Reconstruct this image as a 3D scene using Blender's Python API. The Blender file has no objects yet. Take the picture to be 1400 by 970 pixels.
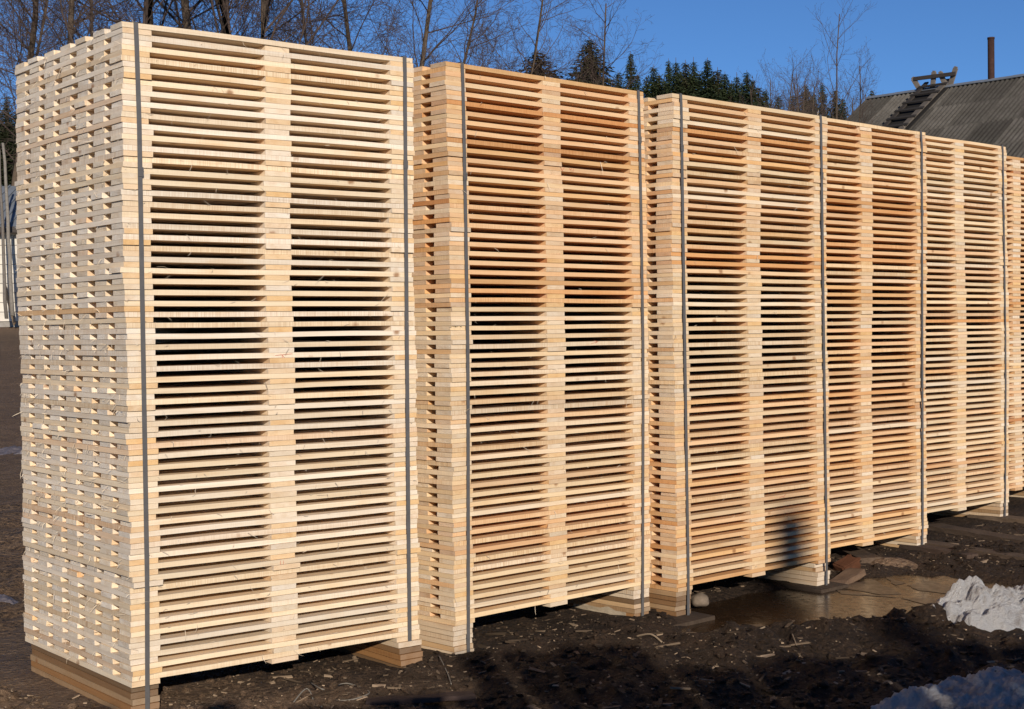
import bpy, bmesh, math, random
from mathutils import Vector, Matrix, noise
R = math.radians
SC = bpy.context.scene
COL = SC.collection

# ------------------------------------------------------------------ camera
CAM_H, PITCH, ROLL, FPX = 1.3135, 0.0170, -0.0122, 1999.1
cd = bpy.data.cameras.new('camera')
cam = bpy.data.objects.new('camera', cd)
COL.objects.link(cam)
cd.sensor_fit = 'HORIZONTAL'
cd.sensor_width = 36.0
cd.lens = 36.0 * FPX / 1400.0
cd.clip_start = 0.05
cd.clip_end = 3000
cam.matrix_world = Matrix.Translation((0, 0, CAM_H)) @ Matrix.Rotation(math.pi / 2 - PITCH, 4, 'X') @ Matrix.Rotation(ROLL, 4, 'Z')
SC.camera = cam

# ------------------------------------------------------------------ sky and sun
SUN_AZ, SUN_EL = R(168.0), R(18.0)          # clockwise from +Y, seen from above
wd = bpy.data.worlds.new('World')
SC.world = wd
wd.use_nodes = True
wn = wd.node_tree
sky = wn.nodes.new('ShaderNodeTexSky')
sky.sky_type = 'NISHITA'
sky.sun_disc = False
sky.sun_elevation = SUN_EL
sky.sun_rotation = SUN_AZ
sky.altitude = 3000
sky.air_density = 1.0
sky.dust_density = 0.0
sky.ozone_density = 7.0
wn.links.new(sky.outputs[0], wn.nodes['Background'].inputs[0])
wn.nodes['Background'].inputs[1].default_value = 0.097
sl = bpy.data.lights.new('sun', 'SUN')
sl.energy = 4.9
sl.angle = R(0.53)
sl.color = (1.0, 0.89, 0.755)
so = bpy.data.objects.new('sun', sl)
COL.objects.link(so)
SUN = Vector((math.sin(SUN_AZ) * math.cos(SUN_EL), math.cos(SUN_AZ) * math.cos(SUN_EL), math.sin(SUN_EL)))
so.rotation_euler = SUN.to_track_quat('Z', 'Y').to_euler()
so.location = SUN * 30
SC.view_settings.view_transform = 'Standard'
SC.view_settings.look = 'None'
SC.view_settings.exposure = 0.0
SC.view_settings.gamma = 1.0
SC.view_settings.use_curve_mapping = False
SC.render.engine = 'CYCLES'
SC.cycles.max_bounces = 12
SC.cycles.diffuse_bounces = 10


def ray(px, py):
    X, Y = px - 700.0, py - 485.0
    xu = X * math.cos(ROLL) + Y * math.sin(ROLL)
    yu = -X * math.sin(ROLL) + Y * math.cos(ROLL)
    return Vector((xu / FPX, math.cos(PITCH) - yu / FPX * math.sin(PITCH), -math.sin(PITCH) - yu / FPX * math.cos(PITCH)))


def at(px, py, D):
    d = ray(px, py)
    return Vector((0, 0, CAM_H)) + d * (D / d.y)


def gnd(px, py, z=0.0):
    d = ray(px, py)
    return Vector((0, 0, CAM_H)) + d * ((z - CAM_H) / d.z)


# ------------------------------------------------------------------ object helpers
def mesh(name, v, f, mats=(), smooth=False, midx=None):
    m = bpy.data.meshes.new(name)
    m.from_pydata(v, [], f)
    for x in mats:
        m.materials.append(x)
    if midx is not None:
        m.polygons.foreach_set('material_index', midx)
    if smooth:
        m.polygons.foreach_set('use_smooth', [True] * len(m.polygons))
    m.update()
    return m


def link(name, data, parent=None, loc=(0, 0, 0), rot=(0, 0, 0), color=None, scale=None):
    o = bpy.data.objects.new(name, data)
    COL.objects.link(o)
    o.parent = parent
    o.location = loc
    o.rotation_euler = rot
    if scale:
        o.scale = scale
    if color:
        o.color = (color[0], color[1], color[2], color[3] if len(color) > 3 else 1)
    return o


def tag(o, label=None, cat=None, group=None, kind=None):
    if label: o['label'] = label
    if cat: o['category'] = cat
    if group: o['group'] = group
    if kind: o['kind'] = kind
    return o


class MB:
    """collects shapes of one mesh"""
    def __init__(s):
        s.v, s.f, s.m = [], [], []

    def box(s, x0, x1, y0, y1, z0, z1, mi=0, M=None):
        b = len(s.v)
        p = [Vector((x, y, z)) for z in (z0, z1) for y in (y0, y1) for x in (x0, x1)]
        if M: p = [M @ q for q in p]
        s.v += [tuple(q) for q in p]
        for q in ((0, 2, 3, 1), (4, 5, 7, 6), (0, 1, 5, 4), (2, 6, 7, 3), (0, 4, 6, 2), (1, 3, 7, 5)):
            s.f.append(tuple(b + i for i in q)); s.m.append(mi)

    def tube(s, pts, rads, n=6, mi=0, cap=True):
        b = len(s.v)
        pts = [Vector(p) for p in pts]
        for i, p in enumerate(pts):
            t = (pts[min(i + 1, len(pts) - 1)] - pts[max(i - 1, 0)])
            if t.length < 1e-9: t = Vector((0, 0, 1))
            t.normalize()
            a = t.orthogonal().normalized() if abs(t.z) < .98 else Vector((1, 0, 0))
            if abs(t.z) < .98:
                a = t.cross(Vector((0, 0, 1))).normalized()
            c = t.cross(a)
            for k in range(n):
                an = 2 * math.pi * k / n
                q = p + (a * math.cos(an) + c * math.sin(an)) * rads[i]
                s.v.append(tuple(q))
        for i in range(len(pts) - 1):
            for k in range(n):
                k2 = (k + 1) % n
                s.f.append((b + i * n + k, b + i * n + k2, b + (i + 1) * n + k2, b + (i + 1) * n + k)); s.m.append(mi)
        if cap:
            s.f.append(tuple(b + k for k in reversed(range(n)))); s.m.append(mi)
            e = b + (len(pts) - 1) * n
            s.f.append(tuple(e + k for k in range(n))); s.m.append(mi)

    def done(s, name, mats, smooth=False):
        return mesh(name, s.v, s.f, mats, smooth, s.m if len(mats) > 1 else None)


# ------------------------------------------------------------------ material helpers
class NT:
    def __init__(s, name):
        s.mat = bpy.data.materials.new(name)
        s.mat.use_nodes = True
        s.t = s.mat.node_tree
        s.b = s.t.nodes['Principled BSDF']
        s.out = s.t.nodes['Material Output']

    def n(s, typ, **kw):
        x = s.t.nodes.new('ShaderNode' + typ)
        for k, v in kw.items():
            if k.startswith('i_'):
                key = k[2:]
                x.inputs[int(key) if key.isdigit() else key.replace('_', ' ')].default_value = v
            else:
                setattr(x, k, v)
        return x

    def l(s, a, b):
        s.t.links.new(a, b)

    def math(s, op, a, b=None, clamp=False):
        x = s.n('Math', operation=op, use_clamp=clamp)
        for i, q in enumerate((a, b)):
            if q is None: continue
            if isinstance(q, (int, float)): x.inputs[i].default_value = q
            else: s.l(q, x.inputs[i])
        return x.outputs[0]

    def vmath(s, op, a, b):
        x = s.n('VectorMath', operation=op)
        for i, q in enumerate((a, b)):
            if isinstance(q, (tuple, list)): x.inputs[i].default_value = q
            else: s.l(q, x.inputs[i])
        return x.outputs[0]

    def mix(s, fac, a, b, mode='MIX'):
        x = s.n('MixRGB', blend_type=mode)
        for i, q in enumerate((fac, a, b)):
            if isinstance(q, (int, float)): x.inputs[i].default_value = q
            elif isinstance(q, (tuple, list)): x.inputs[i].default_value = (q[0], q[1], q[2], 1)
            else: s.l(q, x.inputs[i])
        return x.outputs[0]

    def ramp(s, fac, stops):
        x = s.n('ValToRGB')
        e = x.color_ramp.elements
        while len(e) < len(stops): e.new(0.5)
        for q, (p, c) in zip(e, stops):
            q.position = p
            q.color = (c, c, c, 1) if isinstance(c, (int, float)) else (c[0], c[1], c[2], 1)
        s.l(fac, x.inputs[0])
        return x.outputs[0]

    def noise(s, vec, scale, detail=4, rough=.55, dist=0):
        x = s.n('TexNoise', i_Scale=scale, i_Detail=detail, i_Roughness=rough, i_Distortion=dist)
        if vec is not None: s.l(vec, x.inputs['Vector'])
        return x.outputs[0]

    def scale(s, vec, sc):
        return s.vmath('MULTIPLY', vec, sc)

    def bump(s, h, strength, dist):
        x = s.n('Bump', i_Strength=strength, i_Distance=dist)
        s.l(h, x.inputs['Height'])
        s.l(x.outputs[0], s.b.inputs['Normal'])
        return x

    def finish(s, col, rough=.8, spec=.3):
        if isinstance(col, (tuple, list)): s.b.inputs['Base Color'].default_value = (*col[:3], 1)
        else: s.l(col, s.b.inputs['Base Color'])
        if isinstance(rough, (int, float)): s.b.inputs['Roughness'].default_value = rough
        else: s.l(rough, s.b.inputs['Roughness'])
        s.b.inputs['Specular IOR Level'].default_value = spec
        return s.mat


def wood_side():
    """sawn softwood, grain along the board's own X; tint per board"""
    t = NT('sawn_pine')
    oi = t.n('ObjectInfo')
    tc = t.n('TexCoord').outputs['Object']
    off = t.math('MULTIPLY', oi.outputs['Random'], 91.7)
    cx = t.n('CombineXYZ')
    for i in range(3): t.l(off, cx.inputs[i])
    p = t.vmath('ADD', tc, cx.outputs[0])
    g = t.noise(t.scale(p, (3.0, 110, 130)), 1.0, 5, .6, .6)             # long grain
    blot = t.noise(t.scale(p, (5.0, 22, 22)), 1.0, 3, .5)                # heart / sap bands
    saw = t.noise(t.scale(p, (420, 12, 5)), 1.0, 2, .5)                  # saw marks across
    fine = t.noise(p, 900, 3, .7)
    c = oi.outputs['Color']
    c = t.mix(t.ramp(g, [(.3, 0), (.72, .30)]), c, (.60, .42, .26), 'MULTIPLY')
    c = t.mix(t.ramp(blot, [(.52, 0), (.78, .45)]), c, (.86, .66, .42), 'MULTIPLY')
    r2 = t.math('FRACT', t.math('MULTIPLY', oi.outputs['Random'], 13.7))
    sawy = t.math('ADD', .10, t.math('MULTIPLY', t.math('POWER', r2, 3.0), .6))
    c = t.mix(t.math('MULTIPLY', t.ramp(saw, [(.38, 0), (.66, 1)]), sawy), c, (.62, .47, .34), 'MULTIPLY')
    c = t.mix(t.ramp(fine, [(.35, .14), (.7, 0)]), c, (.5, .42, .34), 'MULTIPLY')
    # knots
    vo = t.n('TexVoronoi', feature='F1', i_Scale=1.0)
    wob = t.noise(p, 60, 2)
    t.l(t.vmath('ADD', t.scale(p, (9.5, 11, 11)), t.scale(wob, (.12, .12, .12))), vo.inputs['Vector'])
    sep = t.n('SeparateColor'); t.l(vo.outputs['Color'], sep.inputs[0])
    rare = t.math('GREATER_THAN', sep.outputs[0], .78)
    kn = t.math('MULTIPLY', t.ramp(vo.outputs['Distance'], [(.07, 1), (.13, .5), (.19, 0)]), rare)
    c = t.mix(t.math('MULTIPLY', kn, .8), c, (.27, .12, .045))
    h = t.math('ADD', t.math('MULTIPLY', g, .6), t.math('ADD', t.math('MULTIPLY', saw, .8), t.math('MULTIPLY', fine, .5)))
    t.bump(h, .55, .0012)
    return t.finish(c, .78, .25)


def wood_end():
    """cross-cut end: rings, fuzzy fibres"""
    t = NT('sawn_pine_end')
    oi = t.n('ObjectInfo')
    tc = t.n('TexCoord').outputs['Object']
    off = t.math('MULTIPLY', oi.outputs['Random'], 57.3)
    cx = t.n('CombineXYZ')
    for i in range(3): t.l(off, cx.inputs[i])
    p = t.vmath('ADD', tc, cx.outputs[0])
    ro = t.math('SUBTRACT', t.math('MULTIPLY', oi.outputs['Random'], .16), .08)
    c2 = t.n('CombineXYZ'); t.l(ro, c2.inputs[1]); c2.inputs[2].default_value = .035
    q = t.scale(t.vmath('ADD', tc, c2.outputs[0]), (0, 1, 1))
    w = t.n('TexWave', wave_type='RINGS', rings_direction='X', i_Scale=95.0, i_Distortion=1.2, i_Detail=2.0)
    t.l(q, w.inputs['Vector'])
    blot = t.noise(p, 26, 3, .5)
    fine = t.noise(p, 650, 4, .75)
    mid = t.noise(t.scale(p, (1, 60, 300)), 1.0, 3, .6)
    c = oi.outputs['Color']
    bw = t.n('RGBToBW'); t.l(c, bw.inputs[0])
    c = t.mix(.40, c, t.mix(1.0, bw.outputs[0], (1.08, .99, .88), 'MULTIPLY'))
    c = t.mix(t.math('SUBTRACT', 1.0, oi.outputs['Alpha']), c, (.81, .54, .26))
    c = t.mix(t.math('MULTIPLY', w.outputs[1], .18), c, (.62, .47, .30), 'MULTIPLY')
    c = t.mix(t.ramp(blot, [(.45, 0), (.75, .5)]), c, (.78, .64, .48), 'MULTIPLY')
    c = t.mix(t.ramp(fine, [(.3, .30), (.62, 0)]), c, (.45, .38, .32), 'MULTIPLY')
    h = t.math('ADD', t.math('MULTIPLY', fine, .9), mid)
    t.bump(h, .8, .0018)
    return t.finish(c, .9, .15)


M_SIDE, M_END = wood_side(), wood_end()


def simple(name, col, rough=.8, spec=.3, var=.35, scale=8.0, bump=.4, bdist=.01, vscale=(1, 1, 1), objcol=False, metallic=0):
    t = NT(name)
    tc = t.n('TexCoord').outputs['Object']
    p = t.scale(tc, vscale)
    a = t.noise(p, scale, 5, .6)
    b = t.noise(p, scale * 6.3, 3, .6)
    base = t.n('ObjectInfo').outputs['Color'] if objcol else None
    dark = tuple(c * (1 - var) for c in col)
    if base is None:
        c = t.mix(t.ramp(a, [(.3, 0), (.7, 1)]), dark, col)
    else:
        c = t.mix(t.ramp(a, [(.3, var), (.7, 0)]), base, (.3, .27, .24), 'MULTIPLY')
    c = t.mix(t.ramp(b, [(.35, var * .6), (.65, 0)]), c, (.35, .33, .3), 'MULTIPLY')
    if bump:
        t.bump(t.math('ADD', a, t.math('MULTIPLY', b, .5)), bump, bdist)
    m = t.finish(c, rough, spec)
    t.b.inputs['Metallic'].default_value = metallic
    return m


M_STRAP = simple('steel_strap', (.115, .112, .112), .5, .4, .2, 30, .1, .0005)
M_BARK = simple('bark', (.135, .102, .075), .95, .1, .5, 6, .6, .02, (1, 1, .25))
M_TWIG = simple('twig', (.085, .062, .052), .95, .1, .2, 3, 0)
M_NEEDLE = simple('spruce_needles', (.020, .030, .012), .75, .2, .5, 1.2, 0, objcol=True)
M_OLDWOOD = simple('weathered_wood', (.3, .25, .2), .9, .15, .55, 9, .5, .003, (1, 6, 6), objcol=True)
M_SLATE = simple('corrugated_cement', (.2, .19, .175), .92, .12, .5, 2.2, .3, .004, objcol=True)
M_RUST = simple('rusted_pipe', (.06, .028, .021), .85, .3, .45, 9, .3, .003)
M_BLOCK = simple('lime_washed_block', (.72, .68, .60), .9, .15, .18, 6, .3, .004, objcol=True)
M_MORTAR = simple('mortar', (.33, .31, .28), .95, .1, .3, 14, .3, .004)
M_SHEET = simple('grey_metal_sheet', (.19, .215, .25), .55, .4, .2, 2, .1, .002)
M_STONE = simple('field_stone', (.21, .165, .125), .9, .2, .4, 14, .4, .004)
M_BRICK = simple('broken_brick', (.115, .048, .025), .9, .15, .4, 20, .5, .004)
M_CHIP = simple('wood_chip', (.30, .23, .16), .9, .1, .5, 3, 0)
def chips_mat():
    t = NT('mixed_chips')
    a = t.n('Attribute', attribute_name='tint').outputs['Fac']
    return t.finish(t.mix(a, (.02, .013, .009), (.42, .31, .21)), .9, .1)


M_CHIPS = chips_mat()
M_TWINE = simple('twine', (.22, .20, .17), .9, .1, .2, 30, 0)
M_CRAYON = simple('red_crayon', (.60, .20, .13), .9, .1, .25, 200, 0)
M_INK = simple('black_stamp_ink', (.10, .08, .07), .9, .1, .3, 300, 0)


def soil():
    t = NT('wet_soil')
    geo = t.n('NewGeometry').outputs['Position']
    at_ = t.n('Attribute', attribute_name='wet')
    big = t.noise(geo, .9, 4, .55)
    mid = t.noise(geo, 7, 6, .65, .4)
    fine = t.noise(geo, 55, 5, .7)
    grit = t.noise(geo, 260, 3, .7)
    dry = t.mix(t.ramp(mid, [(.3, 0), (.7, 1)]), (.24, .148, .086), (.43, .29, .185))
    wet = t.mix(t.ramp(mid, [(.3, 0), (.7, 1)]), (.024, .0135, .007), (.084, .049, .027))
    f = t.math('ADD', at_.outputs['Fac'], t.math('MULTIPLY', t.math('SUBTRACT', big, .5), .7), True)
    c = t.mix(f, dry, wet)
    c = t.mix(t.ramp(fine, [(.3, .65), (.6, 0)]), c, (.3, .26, .24), 'MULTIPLY')
    # bits of pale bark and sawdust
    vo = t.n('TexVoronoi', feature='F1', i_Scale=62.0); t.l(geo, vo.inputs['Vector'])
    sp = t.n('SeparateColor'); t.l(vo.outputs['Color'], sp.inputs[0])
    bit = t.math('MULTIPLY', t.ramp(vo.outputs['Distance'], [(.16, 1), (.3, 0)]), t.math('GREATER_THAN', sp.outputs[1], .74))
    c = t.mix(t.math('MULTIPLY', bit, .55), c, (.24, .185, .135))
    h = t.math('ADD', t.math('MULTIPLY', mid, 1.4), t.math('ADD', fine, t.math('MULTIPLY', grit, .4)))
    vo2 = t.n('TexVoronoi', feature='F1', i_Scale=38.0); t.l(t.vmath('ADD', geo, t.scale(fine, (.03, .03, .03))), vo2.inputs['Vector'])
    h = t.math('SUBTRACT', h, t.math('MULTIPLY', vo2.outputs['Distance'], 1.1))
    t.bump(h, 1.0, .045)
    rough = t.ramp(mid, [(.25, .5), (.5, .85)])
    return t.finish(c, rough, .3)


M_SOIL = soil()


def snow_mat():
    t = NT('dirty_snow')
    geo = t.n('NewGeometry').outputs['Position']
    a = t.noise(geo, 9, 5, .65)
    b = t.noise(geo, 70, 4, .7)
    c = t.mix(t.ramp(a, [(.48, 0), (.70, .8)]), (.84, .83, .82), (.36, .28, .22))
    c = t.mix(t.ramp(b, [(.60, 0), (.75, .45)]), c, (.25, .2, .16))
    g = t.noise(geo, 190, 4, .75)
    c = t.mix(t.ramp(g, [(.60, 0), (.74, .5)]), c, (.25, .19, .15))
    t.bump(t.math('ADD', t.math('ADD', a, b), t.math('MULTIPLY', g, 1.2)), 1.0, .03)
    m = t.finish(c, .8, .2)
    return m


M_SNOW = snow_mat()
M_SLUSH = simple('grey_slush', (.14, .125, .14), .5, .4, .4, 9, .4, .004)


def ice_mat(name, col, rough, spec):
    t = NT(name)
    geo = t.n('NewGeometry').outputs['Position']
    a = t.noise(geo, 3.0, 5, .6, .8)
    b = t.noise(geo, 26, 4, .6)
    c = t.mix(t.ramp(a, [(.35, 0), (.7, 1)]), tuple(x * .62 for x in col), col)
    t.bump(t.math('ADD', t.math('MULTIPLY', a, .6), t.math('MULTIPLY', b, .06)), .15, .003)
    return t.finish(c, t.ramp(b, [(.3, rough), (.7, min(1, rough + .22))]), spec)


M_PUDDLE = ice_mat('muddy_water', (.034, .020, .011), .12, .32)
M_ICE = ice_mat('thin_ice', (.095, .068, .045), .25, .3)

# ------------------------------------------------------------------ stack layout (fitted to the photograph)
LEN, WID, LB, CB = 1.2, 1.02, .094, .102
ND = 60
STK = [  # x, y, yaw, base z, board thickness
    (-1.319, 4.998, .670, .099, .0190),
    (-.246, 5.892, .759, .116, .0190),
    (.743, 6.677, .749, .102, .0190),
    (1.549, 7.825, .727, .072, .01976),
    (2.458, 9.034, .742, .108, .01995),
    (3.193, 10.106, .742, .113, .01995)]
LDIR = Vector((math.cos(.735), math.sin(.735)))
NDIR = Vector((-LDIR.y, LDIR.x))           # away from the camera, across the row


def row_coords(x, y):
    d = Vector((x + 1.319, y - 4.998))
    return d.dot(LDIR), d.dot(NDIR)


def sstep(a, b, x):
    t = max(0.0, min(1.0, (x - a) / (b - a)))
    return t * t * (3 - 2 * t)


PUD_C, PUD_D = Vector((1.66, 6.98)), Vector((.75, .66))


def puddle_r(x, y):
    d = Vector((x, y)) - PUD_C
    u, v = d.dot(PUD_D), d.dot(Vector((-PUD_D.y, PUD_D.x)))
    w = noise.noise((x * 1.7, y * 1.7, 3.1)) * .22 + noise.noise((x * 5, y * 5, 8.1)) * .06
    return math.hypot(u / 1.12, v / .56) + w


def seg_d(x, y, a, b):
    p, a, b = Vector((x, y)), Vector(a), Vector(b)
    t = max(0, min(1, (p - a).dot(b - a) / (b - a).length_squared))
    return (p - (a + (b - a) * t)).length, t


def height(x, y):
    l, n = row_coords(x, y)
    d = math.hypot(x, y)
    under = sstep(-.12, .0, n) * (1 - sstep(1.6, 2.0, n)) * sstep(-.25, -.05, l) * (1 - sstep(8.4, 9, l))
    f1 = noise.fractal((x * 1.3, y * 1.3, 0), 1.0, 2.0, 4) * .04
    f2 = noise.fractal((x * 6.5, y * 6.5, 5), .9, 2.0, 4) * .034
    f3 = noise.ridged_multi_fractal((x * 3.1, y * 3.1, 9), .9, 2.0, 3, 1.0, 2.0) * .018
    z = (f1 + f2 + f3 - .012) * (1 - .8 * under) * (1 - .6 * sstep(15, 40, d)) - .008
    if under > .3: z = min(z, .0)
    # land rises gently behind the yard
    z += max(0, y - 12) * .083 * (1 - sstep(40, 90, y)) + sstep(40, 90, y) * 3.2
    # puddle hollow, mud bank in front of it, rut in front of the bank
    if 0 < x < 4 and 4 < y < 9.5:
        pr = puddle_r(x, y)
        z = z * sstep(.75, 1.15, pr) - .075 * (1 - sstep(.7, 1.12, pr))
        db, t = seg_d(x, y, (.95, 6.02), (2.05, 6.44))
        z += .085 * math.exp(-(db / .17) ** 2) * (.75 + .5 * noise.noise((x * 6, y * 6, 1)) + .4 * noise.noise((x * 15, y * 15, 4)))
        dr, t = seg_d(x, y, (1.55, 5.62), (2.9, 6.25))
        z -= .07 * math.exp(-(dr / .13) ** 2)
    return z


def wetness(x, y):
    l, n = row_coords(x, y)
    if n > 1.3: return .30
    return .18 + .82 * sstep(.0, 1.3, l + .25 * n)


def build_ground():
    import numpy as np
    def axis(lo, hi, near_lo, near_hi, step):
        a = list(np.arange(near_lo, near_hi, step))
        s, x = step, near_hi
        while x < hi:
            a.append(x); s *= 1.17; x += s
        s, x, pre = step, near_lo - step, []
        while x > lo:
            pre.append(x); s *= 1.17; x -= s
        return [lo] + pre[::-1] + a + [hi]
    xs = axis(-600, 600, -2.6, 4.2, .026)
    ys = axis(-60, 900, 4.4, 11.2, .028)
    v = [(x, y, height(x, y)) for y in ys for x in xs]
    W = len(xs)
    f = [(j * W + i, j * W + i + 1, (j + 1) * W + i + 1, (j + 1) * W + i) for j in range(len(ys) - 1) for i in range(W - 1)]
    m = mesh('ground', v, f, [M_SOIL], True)
    a = m.attributes.new('wet', 'FLOAT', 'POINT')
    a.data.foreach_set('value', [wetness(x, y) for x, y, z in v])
    o = link('ground', m)
    tag(o, kind='structure')


build_ground()

# puddle
def build_puddle():
    n, rings = 72, 7
    v, f = [(PUD_C.x, PUD_C.y, -.030)], []
    for k in range(n):
        an = 2 * math.pi * k / n
        d = PUD_D * math.cos(an) * 1.12 + Vector((-PUD_D.y, PUD_D.x)) * math.sin(an) * .56
        for r in range(1, rings + 1):
            q = PUD_C + d * (1.12 * r / rings)
            v.append((q.x, q.y, -.030))
    for k in range(n):
        k2 = (k + 1) % n
        f.append((0, 1 + k * rings, 1 + k2 * rings))
        for r in range(rings - 1):
            f.append((1 + k * rings + r, 1 + k * rings + r + 1, 1 + k2 * rings + r + 1, 1 + k2 * rings + r))
    tag(link('puddle', mesh('puddle', v, f, [M_PUDDLE], True)), kind='structure')


build_puddle()

# ------------------------------------------------------------------ pallet stacks
rb = random.Random(11)


def board_mesh(name, L, W, T, seed):
    """a sawn board, long axis X, slightly uneven; ends carry the end-grain material"""
    r = random.Random(seed)
    n = 8
    v, f, m = [], [], []
    bow = r.uniform(-.0008, .0008)
    warp = (r.uniform(-.0028, .0028) if seed % 8 > 5 else r.uniform(-.0007, .0007)) if L > 1.1 else 0
    for i in range(n + 1):
        x = -L / 2 + L * i / n
        s = 1 - (2 * i / n - 1) ** 2
        dz = bow * s + warp * math.sin(2 * math.pi * x / 1.1) / .3
        for sy, sz in ((-1, -1), (1, -1), (1, 1), (-1, 1)):
            jy = r.uniform(-.0006, .0006); jz = r.uniform(-.00035, .0002) * sz
            ex = r.uniform(-.0012, .0012) if i in (0, n) else 0
            v.append((x + ex, sy * W / 2 + jy, sz * (T / 2 - .0003) + dz * .3 + jz))
    for i in range(n):
        for k in range(4):
            a, b = i * 4 + k, i * 4 + (k + 1) % 4
            f.append((a, a + 4, b + 4, b)); m.append(0)
    f.append((0, 1, 2, 3)); m.append(1)
    e = n * 4
    f.append((e + 3, e + 2, e + 1, e)); m.append(1)
    return mesh(name, v, f, [M_SIDE, M_END], False, m)


T0 = .019
LONGS = [board_mesh('deck_board', LEN, LB, T0, i) for i in range(8)]
CROSS = [board_mesh('cross_board', WID, CB, T0, 40 + i) for i in range(8)]

WHITE, CREAM, TAN, GOLD, ORANGE, RED = (.875, .79, .655), (.865, .73, .525), (.83, .605, .395), (.80, .55, .30), (.73, .425, .20), (.62, .30, .135)


SPECIES = [(1, 1, 1), (.965, .905, .81), (.97, .915, .825), (.96, .89, .79), (.975, .93, .86), (.965, .91, .83)]   # timber of each stack


def pick(r, w, si=0):
    cs = (WHITE, CREAM, TAN, GOLD, ORANGE, RED)
    c = r.choices(cs, w)[0]
    c2 = r.choices(cs, w)[0]
    k = r.uniform(0, .4); b = r.uniform(.84, 1.06)
    return tuple((x * (1 - k) + y * k) * b * q for x, y, q in zip(c, c2, SPECIES[si]))


def tone(si, k):
    """weights white, cream, tan, gold, orange, red for the long boards of deck k (0 = lowest)"""
    h = k / (ND - 1)
    if si == 0: return (4, 6, .35, .1, .05, 0)
    if si == 1:
        if h > .57: return (.2, 1.5, 5, 2.0, .9, .2)
        if h > .42: return (5, 3, .6, 0, 0, 0)
        return (2, 6, 1.6, .6, .1, 0)
    if si == 2:
        if h > .62: return (1.2, 3.4, 3.4, 1.4, .7, 0)
        if h > .35: return (2, 5, 1.6, .4, .1, 0)
        return (.3, 2.2, 4, 1.5, 1.0, .1)
    if si == 3: return (.5, 2.4, 4, 1.7, 1.2, .08) if h > .22 else (2.5, 4, 2, .8, .5, 0)
    if si == 4: return (1.5, 5, 2.6, .8, .5, 0)
    return (1.0, 4, 3, .8, .4, .1)


def ctone(si, k):
    if si == 0: return (6, 5, .8, .3, .05, 0)
    w = list(tone(si, k)); w[0] += 1.2; w[3] += .6
    return w


def gold(r, si):
    if r.random() < (.5 if si == 0 else .3): return r.uniform(.35, .95)
    return r.uniform(0, .25)


ORD = ['nearest stack', 'second stack', 'third stack', 'fourth stack', 'fifth stack', 'last stack']
SLAB = ['pale cream strapped stack of pallet decks, nearest, its whole left end in view',
        'strapped pallet deck stack second from the left, tan above a white band',
        'third pallet deck stack from the left, with a blurred shadow at its foot',
        'fourth pallet deck stack from the left, warm orange tan, beyond the ice puddle',
        'fifth pallet deck stack from the left, cream boards, in front of the barn roof',
        'farthest pallet deck stack, cut off by the right edge of the picture']
# straps: offset along the front for each stack
STRAPS = [(.052, 1.155), (.078, 1.150), (.062, 1.150), (.06, 1.140), (.06, 1.140), (.06, 1.14)]
BROWN = [(.26, .150, .070), (.36, .19, .075), (.20, .125, .065), (.40, .27, .15)]
PALE = [(.70, .57, .41), (.67, .48, .29), (.74, .63, .48), (.62, .43, .24)]
stack_front = []


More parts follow.
